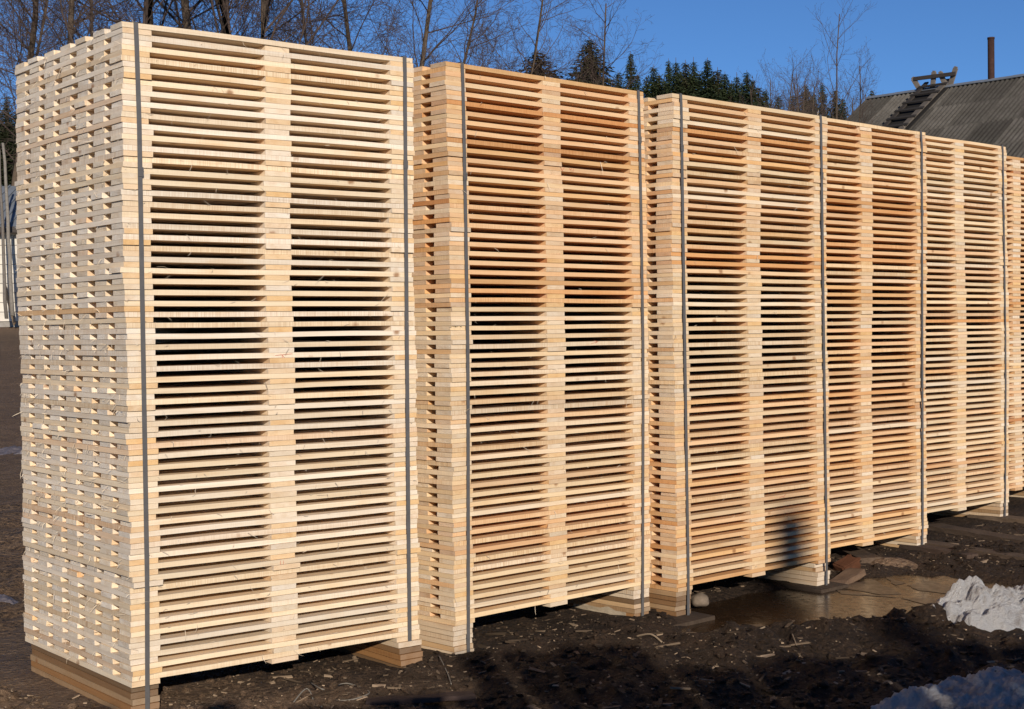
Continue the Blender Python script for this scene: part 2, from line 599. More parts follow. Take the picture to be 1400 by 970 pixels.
def build_stack(si):
    x0, y0, yaw, bz, t = STK[si]
    r = random.Random(100 + si)
    root = link('pallet_stack', None, None, (x0, y0, 0), (0, 0, yaw))
    root.empty_display_size = .1
    tag(root, SLAB[si], 'pallet stack', 'strapped stacks of pallet decks in a row')
    front = []
    wl, ww = 0, 0
    tz = t / T0
    for k in range(ND):
        # slow drift of the pile plus a little slip of each deck
        h = k / ND
        wl = .007 * math.sin(h * 7.3 + si * 1.7) * math.sin(h * 2.9 + si) + r.gauss(0, .0014) + (r.gauss(0, .006) if r.random() < .05 else 0)
        ww = .006 * math.sin(h * 5.1 + si * 2.3) + r.gauss(0, .0018)
        if si == 0: wl += .009 * math.exp(-((h - .50) / .06) ** 2)
        z = bz + k * 2 * t
        dk = link('pallet_deck', None, root, (LEN / 2 + wl, WID / 2 + ww, z), (0, 0, r.gauss(0, .0022)))
        dk.empty_display_size = .05
        w1, w2 = tone(si, k), ctone(si, k)
        fo = 0
        for cx in (CB / 2, LEN / 2, LEN - CB / 2):
            sw = r.uniform(.97, 1.09)
            jx = (sw - 1) * CB / 2 * (1 if cx < .5 else (-1 if cx > .8 else 0))
            jy = r.gauss(0, .0018)
            fo = min(fo, jy)
            link('cross_board', r.choice(CROSS), dk, (cx - LEN / 2 + jx, jy, t / 2),
                 (0, r.choice((0, math.pi)), math.pi / 2 + r.choice((0, math.pi))), pick(r, w2, si) + (1 - gold(r, si),), (1, sw, tz * r.uniform(.965, 1)))
        for j in range(7):
            cy = LB / 2 + j * (WID - LB) / 6 - WID / 2
            jx = r.gauss(0, .0026); jy = r.gauss(0, .0015 if j in (0, 6) else .0035) + (.0015 if j == 0 else 0)
            if j == 0: fo = min(fo, jy)
            link('deck_board', r.choice(LONGS), dk, (jx, cy + jy, t * 1.5),
                 (r.choice((0, math.pi)), 0, r.choice((0, math.pi)) + r.gauss(0, .0008)), pick(r, w1, si),
                 (1, r.uniform(.97, 1.03) if j not in (0, 6) else 1, tz * r.uniform(.965, 1)))
        front.append((z + t * 1.5, ww + fo - .0012, WID + ww + .004))
    top = bz + ND * 2 * t
    # bearers under both ends (strapped to the stack)
    rr = random.Random(7 + si)
    gz = -.012
    left = si in (0, 1, 2)
    for end in ((0, 1) if left else (1,)):
        H = bz - gz
        nb = max(3, round(H / .023))
        tb = H / nb
        pal = BROWN if (si == 0 or (si == 2 and end == 0)) else PALE
        if si == 1 and end == 1: pal = PALE + BROWN
        if si > 2: pal = PALE + BROWN[3:] + [(.48, .34, .20)]
        for q in range(nb):
            ins = rr.uniform(.0, .012) if not (si == 0 and end == 0) else .004 + .004 * q
            if si == 0 and end == 1: ins = -.005 - .006 * (nb - q)
            if si == 2: ins = rr.uniform(-.004, .02)
            w = CB * rr.uniform(.98, 1.08)
            xx = (CB / 2 + ins * .4) if end == 0 else LEN - CB / 2 - rr.uniform(0, .004)
            ln = WID - (.07 if (si == 0 and end == 0) else rr.uniform(.0, .06))
            col = rr.choice(pal)
            if si == 0 and q == nb - 1 and end == 1: col = PALE[0]
            if si == 0 and end == 0: col = (BROWN[3], BROWN[1], BROWN[3], BROWN[0], BROWN[2])[q % 5]
            link('bearer_board', rr.choice(CROSS), root, (xx, ln / 2 + ins + .003, gz + tb * (q + .5)),
                 (rr.gauss(0, .002), 0, math.pi / 2 + rr.gauss(0, .006)), col, (ln / WID, w / CB, (tb - .0012) / T0))
    # straps: a tight band round the stack
    for s_i, sx in enumerate(STRAPS[si]):
        pts = [(z, y) for z, y, _ in front]
        bot = gz - .01 if (left or s_i) else bz - .004
        pts = [(bot, min(pts[0][1], .004))] + pts + [(top + .002, pts[-1][1])]
        hull = []
        for p in pts:                                   # outer hull towards the viewer (smallest y)
            while len(hull) >= 2 and (hull[-1][1] - hull[-2][1]) * (p[0] - hull[-2][0]) >= (p[1] - hull[-2][1]) * (hull[-1][0] - hull[-2][0]):
                hull.pop()
            hull.append(p)
        lean = r.uniform(-.006, .006)
        path = [(y - .0012, z) for z, y in hull]
        path += [(path[-1][0] + .004, top + .0035), (WID * .5, top + .0022), (WID + .009, top + .0035), (WID + .017, top - .01), (WID + .017, bot), (WID + .010, bot - .003), (path[0][0] + .003, bot - .003)]
        n = len(path); v, f = [], []
        for i, (y, z) in enumerate(path):
            a, b = Vector(path[i - 1]), Vector(path[(i + 1) % n])
            d = (b - a).normalized(); nn = Vector((-d.y, d.x)) * .0012
            xo = sx + lean * (z - 1.1)
            if not si: xo += (.012 if s_i == 0 else -.004) * math.sin(max(0, min(1, z / top)) * math.pi)
            for ex in (-.0084, .0084):
                v.append((xo + ex, y + nn.x, z + nn.y)); v.append((xo + ex, y, z))
        for i in range(n):
            a, b = i * 4, ((i + 1) % n) * 4
            f += [(a, b, b + 2, a + 2), (a + 1, a + 3, b + 3, b + 1), (a, a + 1, b + 1, b), (a + 2, b + 2, b + 3, a + 3)]
        so_ = link('strap', mesh('strap', v, f, [M_STRAP]), root)
        zs = top - r.uniform(.12, .55)
        ys = min(q[0] for q in path)
        for (ya, za), (yb, zb) in zip(path, path[1:]):
            if za <= zs <= zb and zb > za: ys = ya + (yb - ya) * (zs - za) / (zb - za)
        sb = MB(); xo = sx + lean * (zs - 1.1)
        if not si: xo += (.012 if s_i == 0 else -.004) * math.sin(zs / top * math.pi)
        sb.box(xo - .0098, xo + .0098, ys - .0036, ys - .0016, zs - .016, zs + .016)
        for dz in (-.008, .008): sb.box(xo - .0104, xo + .0104, ys - .0042, ys - .0030, zs + dz - .0018, zs + dz + .0018)
        link('strap_seal', sb.done('strap_seal', [M_STRAP]), so_)
    # loose wood fibres on sawn edges
    fb = MB()
    cnt = (900, 140, 90, 50, 30, 10)[si]
    for q in range(cnt):
        end_face = si == 0 and r.random() < .72
        k = r.randrange(ND)
        z = bz + (2 * k + r.choice((1, 2, 2))) * t + r.uniform(-.003, .003)
        ln = abs(r.gauss(0, .016)) + .006
        if end_face:
            y = r.random() * WID
            p = Vector((-.001, y, z)); o = Vector((-r.uniform(.1, .5), r.uniform(-1, 1), r.uniform(-1.2, .3)))
        else:
            p = Vector((r.random() * LEN, -.001, z)); o = Vector((r.uniform(-1, 1), -r.uniform(.1, .5), r.uniform(-1, .6)))
        o.normalize()
        c = Vector((r.uniform(-1, 1), r.uniform(-1, 1), r.uniform(-1, 1))) * ln * .5
        if end_face: c.x = -abs(c.x) * .4
        else: c.y = -abs(c.y) * .4
        w = r.uniform(.0004, .0012)
        fb.tube([p, p + o * ln * .5 + c * .5, p + o * ln + c * r.uniform(-.3, 1)], [w, w, w * .4], 3, 0, False)
    s = link('wood_fibres', fb.done('wood_fibres', [M_FIBRE]), root)
    s['kind'] = 'stuff'
    return root


M_FIBRE = simple('wood_fibre', (.78, .66, .50), .9, .1, .15, 4, 0)
STACKS = [build_stack(i) for i in range(6)]


def front_point(si, px, py):
    """(l, z) on the front face of stack si seen at a pixel"""
    x0, y0, yaw, bz, t = STK[si]
    d = ray(px, py)
    n = Vector((math.sin(yaw), -math.cos(yaw), 0))
    k = (Vector((x0, y0, CAM_H)) - Vector((0, 0, CAM_H))).dot(n) / d.dot(n)
    p = d * k
    return (p.x - x0) * math.cos(yaw) + (p.y - y0) * math.sin(yaw), p.z + CAM_H


def mark(si, name, strokes, mat, w=.0016, off=-.010):
    """thin crayon or ink strokes lying on the front boards"""
    b = MB()
    for st in strokes:
        pts = [front_point(si, *p) for p in st]
        for (l0, z0), (l1, z1) in zip(pts, pts[1:]):
            d = Vector((l1 - l0, z1 - z0)); L = d.length
            M = Matrix.Translation((l0, off, z0)) @ Matrix.Rotation(-math.atan2(d.y, d.x), 4, 'Y')
            b.box(-w * .3, L + w * .3, -.0004, .0004, -w / 2, w / 2, 0, M)
    return link(name, b.done(name, [mat]), STACKS[si])


# (strokes are added once the boards are in place; see the marks below)
OFFS = {}


def face_y(si, l, z):
    x0, y0, yaw, bz, t = STK[si]
    k = max(0, min(ND - 1, int((z - bz) / (2 * t))))
    dk = [c for c in STACKS[si].children if c.name.startswith('pallet_deck')][k]
    lo = ((z - bz) / t) % 2 < 1
    best = 0
    if not lo:
        c = min((c for c in dk.children if c.name.startswith('deck_board')), key=lambda c: c.location.y)
        best = dk.location.y + c.location.y - LB / 2
    else:
        c = min((c for c in dk.children if c.name.startswith('cross_board')), key=lambda c: abs(dk.location.x + c.location.x - l))
        best = dk.location.y + c.location.y - WID / 2
    return best


def add_mark(si, strokes, mat, name, w):
    l, z = front_point(si, *strokes[0][0])
    mark(si, name, strokes, mat, w, face_y(si, l, z) - .0014)


add_mark(0, [[(377, 486.5), (384, 485.5), (400, 484)]], M_CRAYON, 'crayon_mark', .0016)
add_mark(0, [[(386.5, 486), (391.5, 491.5), (390, 495)], [(386.5, 490), (380, 493.5)], [(386.3, 491), (390, 495)], [(386.5, 486), (386.4, 491)]], M_CRAYON, 'crayon_mark', .0016)
add_mark(0, [[(383.6, 767), (383.3, 777)], [(387.5, 767), (387.3, 771.5), (388, 776.5), (390.6, 775.5), (390.8, 771)]], M_CRAYON, 'crayon_mark', .0013)
add_mark(1, [[(768, 229.3), (770.2, 233.5), (772.8, 229.3)], [(780, 230.5), (781.4, 232.5), (783, 230.5)], [(785.5, 231), (785, 234)]], M_CRAYON, 'crayon_mark', .0018)
add_mark(2, [[(1065, 680.5), (1069, 679.2), (1071.5, 680.5)], [(1070, 679.5), (1073, 676.5)]], M_CRAYON, 'crayon_mark', .0022)
add_mark(1, [[(614, 447.5), (616, 447.6)], [(617.5, 445.7), (618.3, 446.6)], [(619.5, 447.4), (619.8, 446)], [(621, 446), (621.6, 447.6), (622.5, 446), (622.6, 447.6)],
             [(624, 447.5), (624.2, 445.7), (625, 445.8)], [(626, 445.6), (627, 446)], [(630, 445.6), (628.4, 446.5), (630, 447.6)]], M_INK, 'stamp_mark', .0013)

add_mark(1, [[(753.8, 347.6), (755.5, 351.3)], [(756.5, 347.6), (753.6, 351.3)], [(760.5, 347.3), (764.3, 351.3)], [(764.3, 347.3), (760.5, 351.3)]], M_CRAYON, 'crayon_mark', .0014)
add_mark(1, [[(807, 470), (816, 467.3)], [(811, 466), (814.5, 467.6), (812.5, 469.4)]], M_CRAYON, 'crayon_mark', .0016)

# ------------------------------------------------------------------ timbers, stones and litter round the stacks
def beam(name, p0, p1, w, h, col, label, cat, group=None, z0=None, tilt=0, mat=None):
    """a squared timber lying from p0 to p1 (ground points)"""
    p0, p1 = Vector(p0), Vector(p1)
    d = p1 - p0
    L = d.length
    n = 8
    r = random.Random(name + str(p0.x))
    v, f = [], []
    for i in range(n + 1):
        for sy, sz in ((-1, 0), (1, 0), (1, 1), (-1, 1)):
            c = .004 if sz else 0
            v.append((L * i / n - L / 2 + (r.uniform(-.006, .006) if i in (0, n) else 0), sy * (w / 2 - c) + r.uniform(-.004, .004), sz * h + r.uniform(-.003, .003)))
    for i in range(n):
        for k in range(4):
            a, b = i * 4 + k, i * 4 + (k + 1) % 4
            f.append((a, a + 4, b + 4, b))
    f += [(0, 1, 2, 3), (n * 4 + 3, n * 4 + 2, n * 4 + 1, n * 4)]
    c = (p0 + p1) / 2
    z = z0 if z0 is not None else c.z
    o = link(name, mesh(name, v, f, [mat or M_OLDWOOD]), None, (c.x, c.y, z), (tilt, -math.atan2(d.z, math.hypot(d.x, d.y)), math.atan2(d.y, d.x)), col)
    return tag(o, label, cat, group)


DK = (.085, .062, .045)
# sill timbers across the row under stack ends
def across(si, l, n0, n1):
    x0, y0, yaw, bz, t = STK[si]
    L, Wd = Vector((math.cos(yaw), math.sin(yaw), 0)), Vector((-math.sin(yaw), math.cos(yaw), 0))
    o = Vector((x0, y0, 0))
    return o + L * l + Wd * n0, o + L * l + Wd * n1


a, b = across(2, -.02, -.10, 1.1)
beam('sill_timber', a, b, .34, .05, DK, 'dark wet timber lying under the gap between second and third stacks', 'timber', 'dark timbers under the stacks', -.062)
a, b = across(2, 1.14, -.07, 1.1)
beam('sill_timber', a, b, .24, .05, DK, 'dark wet timber sticking out of the puddle under third stack', 'timber', 'dark timbers under the stacks', -.062)
a, b = across(1, 1.20, .02, .9)
beam('sill_timber', Vector((a.x - .085, a.y - .03, 0)), Vector((b.x - .085, b.y - .03, 0)), .05, .052, (.50, .42, .31), 'pale squared timber butting the right foot of second stack', 'timber', None, -.010)
a, b = across(3, 1.16, -.25, 1.1)
beam('sill_timber', a, b, .30, .05, (.10, .07, .05), 'flat dark timber under the right foot of fourth stack', 'timber', 'dark timbers under the stacks', -.062)
a, b = across(4, 1.16, -.30, 1.1)
beam('sill_timber', a, b, .30, .05, (.10, .07, .05), 'flat dark timber under the right foot of fifth stack', 'timber', 'dark timbers under the stacks', -.062)


def lie(px0, py0, px1, py1, w, h, col, label, sink=.01):
    p0, p1 = gnd(px0, py0, .0), gnd(px1, py1, .0)
    p0.z = height(p0.x, p0.y) - sink; p1.z = height(p1.x, p1.y) - sink
    return beam('loose_plank', p0, p1, w, h, col, label, 'plank', 'loose planks in the mud')


lie(1215, 738, 1420, 770, .13, .035, (.13, .095, .07), 'long dark plank in the mud in front of fifth stack, nearest of three')
lie(1275, 722, 1430, 745, .15, .035, (.11, .08, .06), 'dark plank in the mud in front of fifth stack, middle of three')
lie(1330, 706, 1440, 716, .16, .035, (.16, .115, .08), 'dark plank beside the foot of fifth stack, farthest of three')
lie(1185, 738, 1330, 762, .10, .03, (.10, .07, .055), 'half buried plank at the far edge of the puddle')
lie(1130, 741, 1190, 768, .14, .03, (.12, .085, .06), 'short grey slab of wood between third and fourth stacks', .0)
lie(500, 962, 648, 953, .055, .018, (.075, .052, .045), 'narrow dark plank lying at the bottom edge of the picture', .0)
lie(1135, 795, 1172, 783, .10, .03, (.20, .13, .085), 'small brown board end lying in front of the broken brick', -.012)


def rock(name, c, s, seed, mat, label, cat, group=None, sub=3, flat=1.0):
    bm = bmesh.new()
    bmesh.ops.create_icosphere(bm, subdivisions=sub, radius=1)
    for v in bm.verts:
        n = 1 + .22 * noise.noise(v.co * 1.3 + Vector((seed, 0, 0))) + .07 * noise.noise(v.co * 4 + Vector((0, seed, 0)))
        v.co = Vector((v.co.x * s[0], v.co.y * s[1], v.co.z * s[2])) * n
    m = bpy.data.meshes.new(name)
    bm.to_mesh(m); bm.free()
    m.materials.append(mat)
    m.polygons.foreach_set('use_smooth', [True] * len(m.polygons))
    o = link(name, m, None, c)
    return tag(o, label, cat, group)


p = gnd(957, 826)
rock('stone', (p.x, p.y, .018), (.045, .04, .033), 3.2, M_STONE, 'rounded pale stone beside the left foot of third stack', 'stone', 'stones', 3)
p = gnd(1215, 772, -.02)
rock('stone', (p.x, p.y, -.035), (.15, .10, .05), 7.7, M_SOIL, 'broad muddy stone at the far side of the puddle', 'stone', 'stones', 3)
p = gnd(1214, 942)
rock('stone', (p.x, p.y, height(p.x, p.y) + .004), (.018, .015, .011), 1.7, M_STONE, 'small pale pebble in the mud by the shaded snow', 'stone', 'stones', 2)

# broken brick
p = gnd(1158, 778)
bm = bmesh.new()
bmesh.ops.create_cube(bm, size=1)
bmesh.ops.bevel(bm, geom=bm.edges[:], offset=.08, segments=2, affect='EDGES')
bmesh.ops.subdivide_edges(bm, edges=bm.edges[:], cuts=2, use_grid_fill=True)
for v in bm.verts:
    v.co = Vector((v.co.x * .13, v.co.y * .085, v.co.z * .075)) * (1 + .10 * noise.noise(v.co * 3))
    if v.co.x > .02: v.co.x += .02 * noise.noise(v.co * 40)
bmm = bpy.data.meshes.new('broken_brick'); bm.to_mesh(bmm); bm.free(); bmm.materials.append(M_BRICK)
tag(link('broken_brick', bmm, None, (p.x, p.y, .012), (.2, -.35, .5)), 'broken orange brick standing tilted at the puddle edge', 'brick')

# ------------------------------------------------------------------ ice plates on the puddle
def ice_plate(pix, label, z=-.0275):
    pts = [gnd(x, y, z) for x, y in pix]
    # roughen the outline
    out = []
    r = random.Random(len(pix) * 7 + int(pix[0][0]))
    for i, a in enumerate(pts):
        b = pts[(i + 1) % len(pts)]
        for k in range(5):
            q = a.lerp(b, k / 5)
            s = .10 * (b - a).length if k else .0
            q += Vector((r.uniform(-1, 1), r.uniform(-1, 1), 0)) * s * .35
            out.append(q)
    c = sum(out, Vector()) / len(out)
    n = len(out)
    v = [tuple(q - c) for q in out] + [tuple(q - c - Vector((0, 0, .0015))) for q in out]
    f = [tuple(range(n))] + [tuple(reversed(range(n, 2 * n)))]
    f += [(i, n + i, n + (i + 1) % n, (i + 1) % n) for i in range(n)]
    o = link('ice_plate', mesh('ice_plate', v, f, [M_ICE]), None, c)
    tag(o, label, 'ice', 'thin ice plates on the puddle')


ice_plate([(1165, 797), (1195, 793), (1232, 812), (1205, 813), (1150, 804)], 'wedge of pale ice just right of the third stack foot')
ice_plate([(1142, 806), (1225, 817), (1150, 812)], 'thin sliver of ice below the pale ice wedge')
ice_plate([(1240, 800), (1275, 794), (1310, 805), (1300, 812), (1255, 807)], 'broad pale ice plate at the right side of the puddle')
ice_plate([(1232, 818), (1280, 818), (1300, 830), (1265, 826)], 'pointed ice plate near the right end of the mud bank')
ice_plate([(1205, 786), (1238, 797), (1225, 800)], 'small ice triangle in the middle of the puddle')
ice_plate([(1055, 858), (1085, 855), (1138, 863), (1095, 869)], 'long pale ice strip along the near edge of the puddle')
ice_plate([(985, 855), (1040, 853), (1046, 858), (1000, 861)], 'pale ice strip at the left end of the puddle', -.027)

# ------------------------------------------------------------------ snow
def snow(name, c, a, b, rot, h, seed, label, mat=None):
    n, m = 260, 140
    v, f = [], []
    for j in range(m + 1):
        for i in range(n + 1):
            u, w = i / n * 2 - 1, j / m * 2 - 1
            x, y = u * a, w * b
            X = c[0] + x * math.cos(rot) - y * math.sin(rot)
            Y = c[1] + x * math.sin(rot) + y * math.cos(rot)
            rr = math.hypot(u, w) + .13 * noise.noise((X * 2.6, Y * 2.6, seed)) + .07 * noise.noise((X * 9, Y * 9, seed)) + .05 * noise.noise((X * 24, Y * 24, seed))
            body = max(0.0, 1 - (rr / .92) ** 2) ** .75
            lump = .030 * (.45 - noise.voronoi((X * 11, Y * 11, seed))[0][0]) + .020 * (.45 - noise.voronoi((X * 26, Y * 26, seed))[0][0]) + .010 * noise.noise((X * 60, Y * 60, seed)) + .006 * noise.noise((X * 120, Y * 120, seed))
            z = height(X, Y) - .03 * (1 - min(1, body * 6)) + body * h * (.9 + .2 * noise.noise((X * 3.5, Y * 3.5, seed))) + min(1, body * 3) * lump * min(1, h / .08)
            v.append((X - c[0], Y - c[1], z))
    for j in range(m):
        for i in range(n):
            q = j * (n + 1) + i
            f.append((q, q + 1, q + n + 2, q + n + 1))
    o = link(name, mesh(name, v, f, [mat or M_SNOW], True), None, (c[0], c[1], 0))
    tag(o, label, 'snow', 'heaps of old snow')


snow('snow_heap', (2.58, 6.56), .86, .32, .42, .155, 3.3, 'sunlit dirty snow heap at the right edge beyond the mud bank')
snow('snow_heap', (2.02, 5.14), 1.0, .40, .42, .08, 8.9, 'blue shaded snow heap in the bottom right corner')
snow('snow_patch', (-5.1, 14.2), .9, .28, .1, .02, 4.1, 'thin bluish snow streak on the left ground beyond the nearest stack', M_SLUSH)
snow('snow_patch', (-2.62, 7.2), .26, .10, .0, .02, 6.1, 'small bluish snow patch left of the nearest stack', M_SLUSH)

# ------------------------------------------------------------------ litter: clods, chips, twigs
def scatter():
    r = random.Random(5)
    ch, cl = MB(), MB()
    tints = []
    ico = bmesh.new(); bmesh.ops.create_icosphere(ico, subdivisions=1, radius=1)
    iv = [v.co.copy() for v in ico.verts]; ifc = [tuple(v.index for v in f.verts) for f in ico.faces]; ico.free()
    def ok(x, y):
        for (x0, y0, yaw, bz, t) in STK:
            dx, dy = x - x0, y - y0
            l = dx * math.cos(yaw) + dy * math.sin(yaw); n = -dx * math.sin(yaw) + dy * math.cos(yaw)
            if -.02 < l < .14 and n > -.03 or 1.06 < l < 1.22 and n > -.03: 
                if n < 1.1: return False
        return True
    k = 0
    while k < 6500:
        u = r.random()
        x, y = r.uniform(-2.4, 3.6), 4.75 + 6.2 * u * u
        l, n = row_coords(x, y)
        if n > .45 and l > -.1: continue
        if puddle_r(x, y) < 1.02 and x > .2: continue
        if not ok(x, y): continue
        k += 1
        z = height(x, y)
        s = r.uniform(.3, 1) ** 2
        M = Matrix.Translation((x, y, z + .002)) @ Matrix.Rotation(r.uniform(0, 6.3), 4, 'Z') @ Matrix.Rotation(r.gauss(0, .25), 4, 'X') @ Matrix.Rotation(r.gauss(0, .2), 4, 'Y')
        a, b = .002 + .011 * s * s, .0013 + .0035 * s
        if r.random() < .10: a *= 2.4; b *= .45
        n0 = len(ch.v)
        ch.box(-a, a, -b, b, -.001, .0018, 0, M)
        for q in range(n0, n0 + 8):
            ch.v[q] = tuple(c + r.uniform(-.35, .35) * b for c in ch.v[q])
        tints += [r.choice((.08, .12, .16, .2, .25, .35, .5, .8)) * r.uniform(.8, 1.1)] * 8
    k = 0
    while k < 260:                                       # bark strips and slivers of board
        x, y = r.uniform(-2.2, 3.6), r.uniform(4.8, 9.5)
        l, n = row_coords(x, y)
        if n > .2 and l > -.1 or puddle_r(x, y) < 1.05 and x > .2 or not ok(x, y): continue
        k += 1
        M = Matrix.Translation((x, y, height(x, y) + .003)) @ Matrix.Rotation(r.uniform(0, 6.3), 4, 'Z') @ Matrix.Rotation(r.gauss(0, .2), 4, 'X') @ Matrix.Rotation(r.gauss(0, .12), 4, 'Y')
        a, b = r.uniform(.012, .05), r.uniform(.003, .010)
        n0 = len(ch.v)
        ch.box(-a, a, -b, b, -.002, .003, 0, M)
        for q in range(n0, n0 + 8):
            ch.v[q] = tuple(c + r.uniform(-.4, .4) * b for c in ch.v[q])
        tints += [r.choice((.08, .12, .16, .25, .4, .7))] * 8
    k = 0
    while k < 9000:
        u = r.random()
        x, y = r.uniform(-2.6, 3.6), 4.75 + 5.5 * u * u
        l, n = row_coords(x, y)
        if n > .35 and l > -.1: continue
        if puddle_r(x, y) < 1.0 and x > .2: continue
        if not ok(x, y): continue
        k += 1
        z = height(x, y)
        s = .004 + .019 * r.random() ** 3
        M = Matrix.Translation((x, y, z + s * .2)) @ Matrix.Rotation(r.uniform(0, 6.3), 4, 'Z')
        b0 = len(cl.v)
        for q in iv:
            w = q * (s * r.uniform(.55, 1.4)); w.z *= .6
            cl.v.append(tuple(M @ w))
        for q in ifc:
            cl.f.append(tuple(b0 + i for i in q)); cl.m.append(0)
    hm = ch.done('wood_chips', [M_CHIPS])
    ha = hm.attributes.new('tint', 'FLOAT', 'POINT')
    ha.data.foreach_set('value', tints)
    tag(link('wood_chips', hm), 'pale wood chips and bark bits strewn over the mud', 'wood chips', None, 'stuff')
    cm = cl.done('soil_clods', [M_SOIL], False)
    ca = cm.attributes.new('wet', 'FLOAT', 'POINT')
    ca.data.foreach_set('value', [wetness(q[0], q[1]) for q in cl.v])
    tag(link('soil_clods', cm), 'dark crumbs of soil lying over the mud', 'soil', None, 'stuff')


scatter()


def strand(name, pix, rad, mat, label, cat, group=None, lift=.006):
    pts = []
    for i, (x, y) in enumerate(pix):
        g = gnd(x, y, .0)
        pts.append(Vector((g.x, g.y, max(height(g.x, g.y), -.02) + lift)))
    # smooth the polyline
    out = []
    for i in range(len(pts) - 1):
        p0, p1, p2, p3 = pts[max(i - 1, 0)], pts[i], pts[i + 1], pts[min(i + 2, len(pts) - 1)]
        for k in range(6):
            t = k / 6
            out.append(.5 * ((2 * p1) + (p2 - p0) * t + (2 * p0 - 5 * p1 + 4 * p2 - p3) * t * t + (3 * p1 - p0 - 3 * p2 + p3) * t ** 3))
    out.append(pts[-1])
    c = out[0].copy()
    b = MB(); b.tube([q - c for q in out], [rad] * len(out), 5)
    return tag(link(name, b.done(name, [mat], True), None, c), label, cat, group)


strand('twine', [(425, 935), (440, 948), (452, 938), (470, 934), (490, 938), (505, 950), (480, 958), (455, 955)], .0028, M_TWINE, 'loop of pale twine on the mud under the nearest stack', 'twine', 'bits of twine')
strand('twine', [(400, 962), (420, 950), (432, 962), (440, 975)], .003, M_TWINE, 'short bent twine end at the bottom edge of the picture', 'twine', 'bits of twine')
strand('twig', [(1083, 880), (1088, 890), (1095, 898), (1110, 904)], .0032, M_CHIP, 'pale curved twig on the mud bank below the puddle', 'twig', 'twigs on the mud')
strand('twig', [(1018, 881), (1032, 883), (1046, 882)], .004, M_CHIP, 'short straight pale stick at the left end of the mud bank', 'twig', 'twigs on the mud')
strand('twig', [(600, 905), (612, 925), (617, 938)], .0022, M_TWINE, 'thin pale straw standing in the shade in front of second stack', 'twig', 'twigs on the mud', .012)
strand('twig', [(870, 872), (890, 876), (905, 879)], .0045, M_CHIP, 'reddish stick in the mud in front of third stack', 'twig', 'twigs on the mud')

# ------------------------------------------------------------------ left shed with leaning poles
def left_shed():
    D = 30.0
    g = at(0, 440, D)
    root = link('block_shed', None, None, (g.x, g.y, g.z))
    tag(root, 'white block shed with grey sheet roof at the left edge', 'shed')
    rb_ = random.Random(3)
    x0, x1 = -3.2, 1.9
    ht = 1.95
    core = MB(); core.box(x0 + .02, x1 - .02, .03, 4, -.6, ht)
    link('wall', core.done('wall', [M_MORTAR]), root)
    bw, bh = .39, .195
    bmb = MB(); bmb.box(-bw / 2 + .006, bw / 2 - .006, 0, .06, -bh / 2 + .006, bh / 2 - .006)
    bme = bmb.done('block', [M_BLOCK])
    n = 0
    for j in range(10):
        off = bw / 2 if j % 2 else 0
        for i in range(14):
            x = x0 + off + bw * (i + .5)
            if x + bw / 2 > x1: continue
            s = rb_.uniform(.82, 1.05)
            link('block', bme, root, (x, -.005 + rb_.uniform(-.004, .004), bh * (j + .5)), (0, 0, 0), (.70 * s, .66 * s, .58 * s))
            n += 1
    # roof slope rising away from the viewer, ribbed sheets
    for i in range(6):
        b = MB()
        for k in range(5):
            xx = x0 - .15 + i * .95 + k * .19
            b.box(xx, xx + .185, -.35, 2.4, -.02, .012)
            b.box(xx, xx + .03, -.35, 2.4, .012, .04)
        o = link('roof_sheet', b.done('roof_sheet', [M_SHEET]), root, (0, 0, ht + .06), (R(24), 0, 0))
    b = MB(); b.box(x0 - .1, x1 + .1, -.33, -.28, -.15, -.03)
    link('eave_board', b.done('eave_board', [M_OLDWOOD]), root, (0, 0, ht), (0, 0, 0), (.09, .08, .075))
    # poles and boards leaning on the wall
    def lean(name, a, b_, ra, rb2, col, label, cat):
        a, b_ = Vector(a), Vector(b_)
        m = MB(); n_ = 9
        r = random.Random(label)
        pts = [(b_ - a) * (k / n_) + Vector((r.uniform(-.012, .012), r.uniform(-.012, .012), 0)) for k in range(n_ + 1)]
        m.tube(pts, [ra + (rb2 - ra) * k / n_ for k in range(n_ + 1)], 8)
        tag(link(name, m.done(name, [M_OLDWOOD], True), None, a, (0, 0, 0), col), label, cat, 'poles leaning at the left shed')
    q = at(17.5, 432, D - 1.0); q2 = at(4.5, 196, D - .45)
    lean('pole', q, q2, .045, .028, (.28, .26, .23), 'grey pole leaning on the white shed, right one', 'pole')
    q = at(8, 436, D - .85); q2 = at(-1, 205, D - .42)
    lean('pole', q, q2, .038, .025, (.20, .18, .16), 'grey pole leaning on the white shed, left one', 'pole')
    for a_, b_, lab, c in (((20, 443), (6, 390), 'tan board leaning low against the white shed', (.42, .31, .2)),):
        q, q2 = at(*a_, D - .6), at(*b_, D - .1)
        m = MB(); d = q2 - q
        Mx = d.to_track_quat('Z', 'X').to_matrix().to_4x4()
        m.box(-.06, .06, -.012, .012, 0, d.length, 0, Mx)
        tag(link('leaning_board', m.done('leaning_board', [M_OLDWOOD]), None, q, (0, 0, 0), c), lab, 'board')


left_shed()

